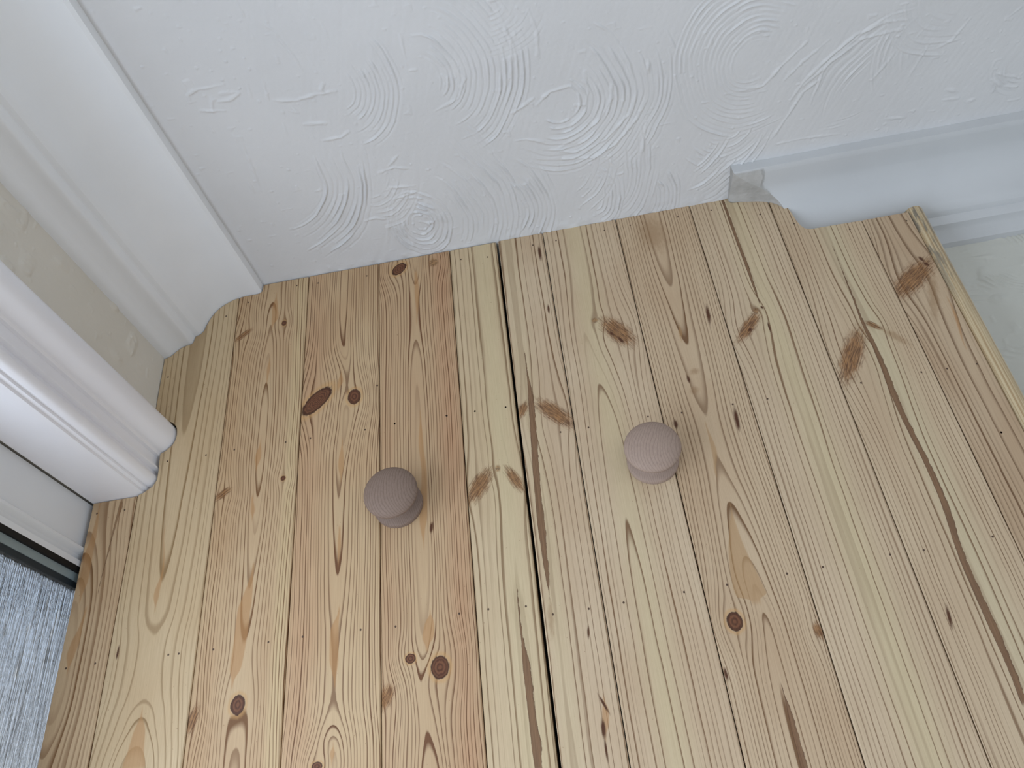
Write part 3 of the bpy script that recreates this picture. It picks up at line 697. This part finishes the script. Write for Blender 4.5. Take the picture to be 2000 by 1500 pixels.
BOT = 2300.0
LEFT = [(-69.8, 2.2), (-386.5, 2.2), (-387.5, 12.5), (-391, 15.5), (-395, 16.2), (-412.8, 16.5), (-427.6, 19.3), (-441.8, 26.6), (-451.4, 36.2), (-458.4, 49.0), (-463.0, 63.2),
        (-467.6, 68.5), (-473.6, 70.5), (-474.9, 77.0), (-477.4, 81.4), (-488.6, 84.0), (-497.2, 89.6), (-503.6, 95.6), (-511.8, 98.2), (-511.8, 195.2), (-492.5, 195.0), (-486.5, 198.5),
        (-480.8, 205.5), (-478.8, 212.5), (-478.5, 220.5), (-481.2, 229.2), (-489.0, 236.8), (-495.6, 240.3), (-495.4, 256.0), (-494.4, 258), (-494.4, 268), (-494.4, 275.0), (-498.4, 282.2), (-508.8, 289.2),
        (-518.2, 292.4), (-569.5, 292.6), (-569.5, BOT), (-69.8, BOT)]
RIGHT = [(-66.6, BOT), (-66.6, 0.9), (233.0, 0.9), (233.2, 5.8), (234.6, 8.0), (237.8, 9.3), (254.4, 11.2), (272.4, 14.2), (281, 16.0), (288.0, 18.6), (292.8, 22.0), (296.2, 27.0), (299.0, 33), (300.8, 40.0), (303.6, 58.5),
         (306.0, 67.0), (309.5, 72.6), (314.5, 75.4), (372.6, 76.3), (432.0, 76.3), (432.0, BOT)]
LEFT = refine(LEFT, [(3, 10), (13, 18), (21, 27)], 3)

def clip(poly, xa, xb):
    def half(P, inside, cut):
        out = []
        for i in range(len(P)):
            a, b_ = P[i - 1], P[i]
            ia, ib = inside(a), inside(b_)
            if ia != ib:
                t = (cut - a[0]) / (b_[0] - a[0]); out.append((cut, a[1] + t * (b_[1] - a[1])))
            if ib: out.append(b_)
        return out
    P = half(poly, lambda p: p[0] >= xa - 1e-9, xa)
    P = half(P, lambda p: p[0] <= xb + 1e-9, xb)
    Q = []
    for p in P:
        if not Q or abs(p[0] - Q[-1][0]) + abs(p[1] - Q[-1][1]) > 1e-4: Q.append(p)
    if abs(Q[0][0] - Q[-1][0]) + abs(Q[0][1] - Q[-1][1]) < 1e-4: Q.pop()
    return Q

TH = 0.012
def plank(key, poly, xa, xb, mat, parent, ga=0.35, gb=0.35, front=0.0):
    a, c = xa + ga, xb - gb
    P = clip(poly, a, c)
    bm = bmesh.new()
    vf = [bm.verts.new((x / 1000 - ROOT_X, front, H - d / 1000)) for x, d in P]
    f = bm.faces.new(vf)
    r = bmesh.ops.extrude_face_region(bm, geom=[f])
    for g in r['geom']:
        if isinstance(g, bmesh.types.BMVert): g.co.y = front + TH
    bmesh.ops.recalc_face_normals(bm, faces=bm.faces)
    ed = []
    for e_ in bm.edges:
        p, q = e_.verts[0].co, e_.verts[1].co
        if abs(p.y - front) < 1e-6 and abs(q.y - front) < 1e-6:
            for xx in (a, c):
                X_ = xx / 1000 - ROOT_X
                if abs(p.x - X_) < 1e-6 and abs(q.x - X_) < 1e-6: ed.append(e_)
    bmesh.ops.bevel(bm, geom=ed, offset=0.0014 if key in 'FG' else 0.0009, segments=1, affect='EDGES', clamp_overlap=True)
    me = bpy.data.meshes.new('plank'); bm.to_mesh(me); bm.free()
    return link('plank', me, mat, parent)

R1, R2 = (221, 206, 179), (210, 191, 162)
RL = (160, 126, 98)
CORE = (222, 213, 184)
BOARDS = {
 'A': dict(x=(-569.5, -516), pith=-566, sp=4.4, D=[(280, 30), (480, 12), (600, 22), (900, 8), (2300, 10)], seed=1.0, e1=(220, 199, 164), e2=(209, 184, 148), late=(164, 122, 84), amt=0.75, lo=0.4),
 'B': dict(x=(-516, -420), pith=-470, sp=5.0, D=[(60, 22), (200, 24), (430, 30), (480, 34), (540, 28), (640, 14), (2300, 8)], seed=2.0, e1=(222, 205, 170), e2=(213, 192, 154), late=(186, 154, 112), amt=0.7, lo=0.62),
 'C': dict(x=(-420, -324), pith=-369, sp=2.9, D=[(0, 16), (60, 13), (140, 9), (250, 5), (330, 8), (440, 13), (520, 16), (600, 11), (2300, 5)], seed=3.0, e1=(217, 196, 160), e2=(207, 181, 144), late=(154, 112, 76), amt=0.85, lo=0.55,
           tint=[(-410, 16, (206, 172, 134), 0.25), (-332, 8, (224, 206, 172), 0.7)]),
 'D': dict(x=(-324, -228), pith=-274, sp=2.7, D=[(0, 5), (120, 7), (190, 12), (230, 9), (320, 12), (410, 14), (540, 18), (600, 9), (2300, 5)], seed=4.0, e1=(218, 197, 160), e2=(208, 182, 144), late=(144, 102, 74), amt=0.9, lo=0.56,
           tint=[(-312, 20, (202, 160, 132), 0.38)]),
 'E': dict(x=(-228, -132), pith=-183, sp=2.7, D=[(0, 8), (80, 14), (200, 10), (300, 9), (400, 7), (500, 10), (560, 16), (640, 12), (2300, 5)], seed=5.0, e1=(213, 191, 155), e2=(203, 177, 141), late=(142, 98, 70), amt=0.9, lo=0.56,
           tint=[(-146, 14, (198, 152, 124), 0.42), (-222, 10, (204, 168, 138), 0.3)]),
 'F': dict(x=(-132, -69.8), pith=-89, sp=9.0, pw=1.2, depth=5, seed=6.0, e1=(221, 206, 174), e2=(213, 196, 162), late=(166, 136, 104), amt=0.66, lo=0.66, wob=8, tint=[(-89, 14, CORE, 0.5)]),
 'G': dict(x=(-66.6, -7.5), pith=-54, sp=8.4, pw=1.2, depth=4, seed=7.0, e1=R1, e2=R2, late=RL, amt=0.74, lo=0.68, wob=7, tint=[(-54, 12, CORE, 0.4)]),
 'H': dict(x=(-7.5, 88.2), pith=30, sp=8.0, pw=1.25, D=[(0, 24), (200, 20), (330, 14), (600, 8), (2300, 8)], seed=8.0, e1=R1, e2=R2, late=RL, amt=0.74, lo=0.68, wob=7, tint=[(34, 16, CORE, 0.5)]),
 'I': dict(x=(88.2, 184), pith=134, sp=4.6, pw=1.15, D=[(0, 14), (180, 19), (270, 22), (330, 24), (420, 20), (500, 13), (560, 8), (650, 7), (2300, 7)], seed=9.0, e1=(216, 199, 170), e2=(206, 185, 154), late=(152, 117, 87), amt=0.8, lo=0.58, wob=7, flc=(186, 152, 112), fl=0.6),
 'J': dict(x=(184, 280), pith=233, sp=8.8, pw=1.3, depth=5, seed=10.0, e1=R1, e2=(213, 197, 169), late=RL, amt=0.72, lo=0.68, wob=7, tint=[(236, 16, CORE, 0.6)]),
 'K': dict(x=(280, 376.5), pith=329, sp=8.4, pw=1.3, depth=5, seed=11.0, e1=(218, 203, 175), e2=(209, 191, 162), late=(156, 122, 94), amt=0.74, lo=0.68, wob=7, tint=[(336, 14, (220, 214, 190), 0.6)]),
 'L': dict(x=(376.5, 432), pith=415, sp=5.2, pw=1.1, depth=10, seed=12.0, e1=(210, 193, 165), e2=(198, 177, 147), late=(148, 116, 90), amt=0.74, lo=0.55, wob=8),
}
M_BACK = pine('pine_frame', 'none', dict(pith=0, sp=5, depth=30, seed=30.0, e1=R1, e2=R2, late=RL), -600, 600)

def make_door(xa, xb):
    L = [boxes('ledge', [(xa / 1000 - ROOT_X, xb / 1000 - ROOT_X, TH, TH + 0.020, z0, z0 + 0.09)]) for z0 in (1.845, 1.05, 0.25)]
    d = link('door', L[0], M_BACK, root)
    for me in L[1:]: link('ledge', me, M_BACK, d)
    return d
door_l = make_door(-560, -85); door_r = make_door(-50, 425)
door_l['label'] = 'left door of six pine planks'; door_r['label'] = 'right door of six pine planks'
for key, W in BOARDS.items():
    xa, xb = W['x']
    lft = key in 'ABCDEF'
    mat = pine('pine_plank_' + key.lower(), key, W, xa, xb)
    plank(key, LEFT if lft else RIGHT, xa, xb, mat, door_l if lft else door_r,
          ga=0.0 if key in 'AG' else 0.5, gb=0.0 if key in 'FL' else 0.5)

# pins driven through the planks, in rows
def pins(name, pts, parent):
    V, F = [], []
    for x, d in pts:
        b0 = len(V); n = 8
        for k in range(n):
            a = 2 * math.pi * k / n
            V.append((x / 1000 - ROOT_X + 0.00105 * math.cos(a), -0.00012, H - d / 1000 + 0.0012 * math.sin(a)))
        for k in range(n):
            a = 2 * math.pi * k / n
            V.append((x / 1000 - ROOT_X + 0.00105 * math.cos(a), 0.003, H - d / 1000 + 0.0012 * math.sin(a)))
        F.append(tuple(b0 + k for k in range(n)))
        F += [(b0 + k, b0 + n + k, b0 + n + (k + 1) % n, b0 + (k + 1) % n) for k in range(n)]
    o = link(name, mesh_from(name, V, F), M_PIN, parent)
    o['kind'] = 'stuff'
M_PIN = plain('dark_pin_head', (78, 60, 48), 0.5)
pins('panel_pins', [p for p in DOTS if p[0] < -68], door_l)
pins('panel_pins', [p for p in DOTS if p[0] >= -68], door_r)

# turned knobs
def knob_mat(name, c1, c2, ang, seed):
    m, b = new_mat(name, 0.62, 0.2)
    x, y, z = obj_xyz()
    ca, sa = math.cos(ang), math.sin(ang)
    u = (x * ca + z * sa) * 1000.0; w = (z * ca - x * sa) * 1000.0
    n1 = noise(vec(u * 0.05, w * 0.02, seed), 1.0, 2.0) - 0.5
    r = S.m('SQRT', S.m('POWER', u + n1 * 10.0 + 30.0, 2.0) + S.m('POWER', y * 900.0 + w * 0.12, 2.0))
    t = S.m('FRACT', r / 1.9)
    line = sstep(0.55, 0.93, t) * (1.0 - sstep(0.94, 1.0, t))
    fl = noise(vec(u * 1.1, w * 0.25, seed + 2.0), 1.0, 3.0, 0.7)
    col = mixc(line * 0.42, mixc(sstep(0.3, 0.7, fl), lin(c1), lin(tuple(v * 0.93 for v in c1))), lin(c2))
    col = mixc(sstep(0.60, 0.72, fl) * 0.30, col, lin(tuple(v * 0.8 for v in c2)))
    S.nt.links.new(col, b.inputs['Base Color'])
    bump(b, fl, 0.0002, 0.5)
    return m

def knob(x, drop, mat, parent, label):
    prof = [(0.0, 0.0), (26.4, 0.0), (27.0, 0.6), (27.0, 5.2), (26.2, 6.2), (21.5, 7.6), (17.0, 10.5), (15.0, 14.0), (15.0, 18.0), (17.0, 22.0), (21.5, 25.6), (27.4, 28.4), (28.8, 30.4), (29.0, 32.2), (28.4, 33.8),
            (26.0, 36.0), (22.0, 38.2), (17.0, 40.0), (11.0, 41.3), (5.0, 41.9), (0.0, 42.0)]
    n = 64; V = []; F = []
    for r, hgt in prof[1:-1]:
        for k in range(n):
            a = 2 * math.pi * k / n
            V.append((r / 1000 * math.cos(a), -hgt / 1000, r / 1000 * math.sin(a)))
    m_ = len(prof) - 2
    for i in range(m_ - 1):
        for k in range(n):
            F.append((i * n + k, i * n + (k + 1) % n, (i + 1) * n + (k + 1) % n, (i + 1) * n + k))
    V.append((0, -prof[-1][1] / 1000, 0)); c = len(V) - 1
    for k in range(n): F.append(((m_ - 1) * n + k, (m_ - 1) * n + (k + 1) % n, c))
    F.append(tuple(range(n)))
    me = mesh_from('knob', V, F); fix_normals(me); smooth_by_angle(me, 40)
    o = link('knob', me, mat, parent)
    o.location = (x / 1000 - ROOT_X, 0.0, H - drop / 1000)
    o['label'] = label
    return o
knob(-207.0, 355.3, knob_mat('beech_knob_brown', (138, 118, 106), (94, 77, 67), 0.18, 3.0), door_l, 'brown-grey turned beech knob')
knob(67.8, 351.6, knob_mat('beech_knob_pale', (166, 145, 132), (128, 108, 97), -0.12, 8.0), door_r, 'pale pinkish turned beech knob')

# round bead up the right-hand edge
def bead():
    r_, cx, cy = 0.0112, 0.4415 - ROOT_X, 0.0095
    top = H - 0.0690
    n = 28
    prof = [(cx + r_ * math.cos(2 * math.pi * k / n), cy + r_ * math.sin(2 * math.pi * k / n)) for k in range(n)]
    rg = [[(x, y, H - BOT / 1000) for x, y in prof], [(x, y, top - 0.0022) for x, y in prof],
          [(cx + (x - cx) * 0.93, cy + (y - cy) * 0.93, top - 0.0006) for x, y in prof], [(cx + (x - cx) * 0.8, cy + (y - cy) * 0.8, top) for x, y in prof]]
    me = rings_mesh('edge_bead', rg)
    m, b = new_mat('pine_bead_stained', 0.55, 0.25)
    x, y, z = obj_xyz()
    X = x * 1000.0; Y = y * 1000.0; D = (H - z) * 1000.0
    f = noise(vec((X + Y) * 0.55, (X - Y) * 0.55, D * 0.006), 1.0, 2.0, 0.55)
    col = mixc(sstep(0.38, 0.62, f), lin((206, 188, 154)), lin((176, 150, 114)))
    g = noise(vec(X * 0.25, Y * 0.25, D * 0.030), 1.0, 3.0, 0.6)
    topm = 1.0 - sstep(120.0, 260.0, D)
    col = mixc(sstep(0.42, 0.58, g) * topm * 0.8, col, lin((116, 112, 104)))
    side = sstep(446.0, 451.5, X + ROOT_X * 1000.0)
    col = mixc(side * 0.6, col, lin((214, 206, 186)))
    S.nt.links.new(col, b.inputs['Base Color'])
    o = link('edge_bead', me, m, root)
    o['label'] = 'rounded pine edge bead with grey stains near the top'
bead()
link('side_panel', boxes('side_panel', [(0.425 - ROOT_X, 0.4335 - ROOT_X, TH + 0.022, 0.0555, 0.1, H - 0.10)]), M_BACK, root)
link('gap_shade_post', boxes('gap_shade_post', [(-0.100 - ROOT_X, -0.036 - ROOT_X, TH + 0.032, TH + 0.054, 0.1, H - 0.004)]), plain('gap_shade_dark', (40, 32, 26), 0.7), root)  # added post behind the door gap, coloured dark to stand in for shade
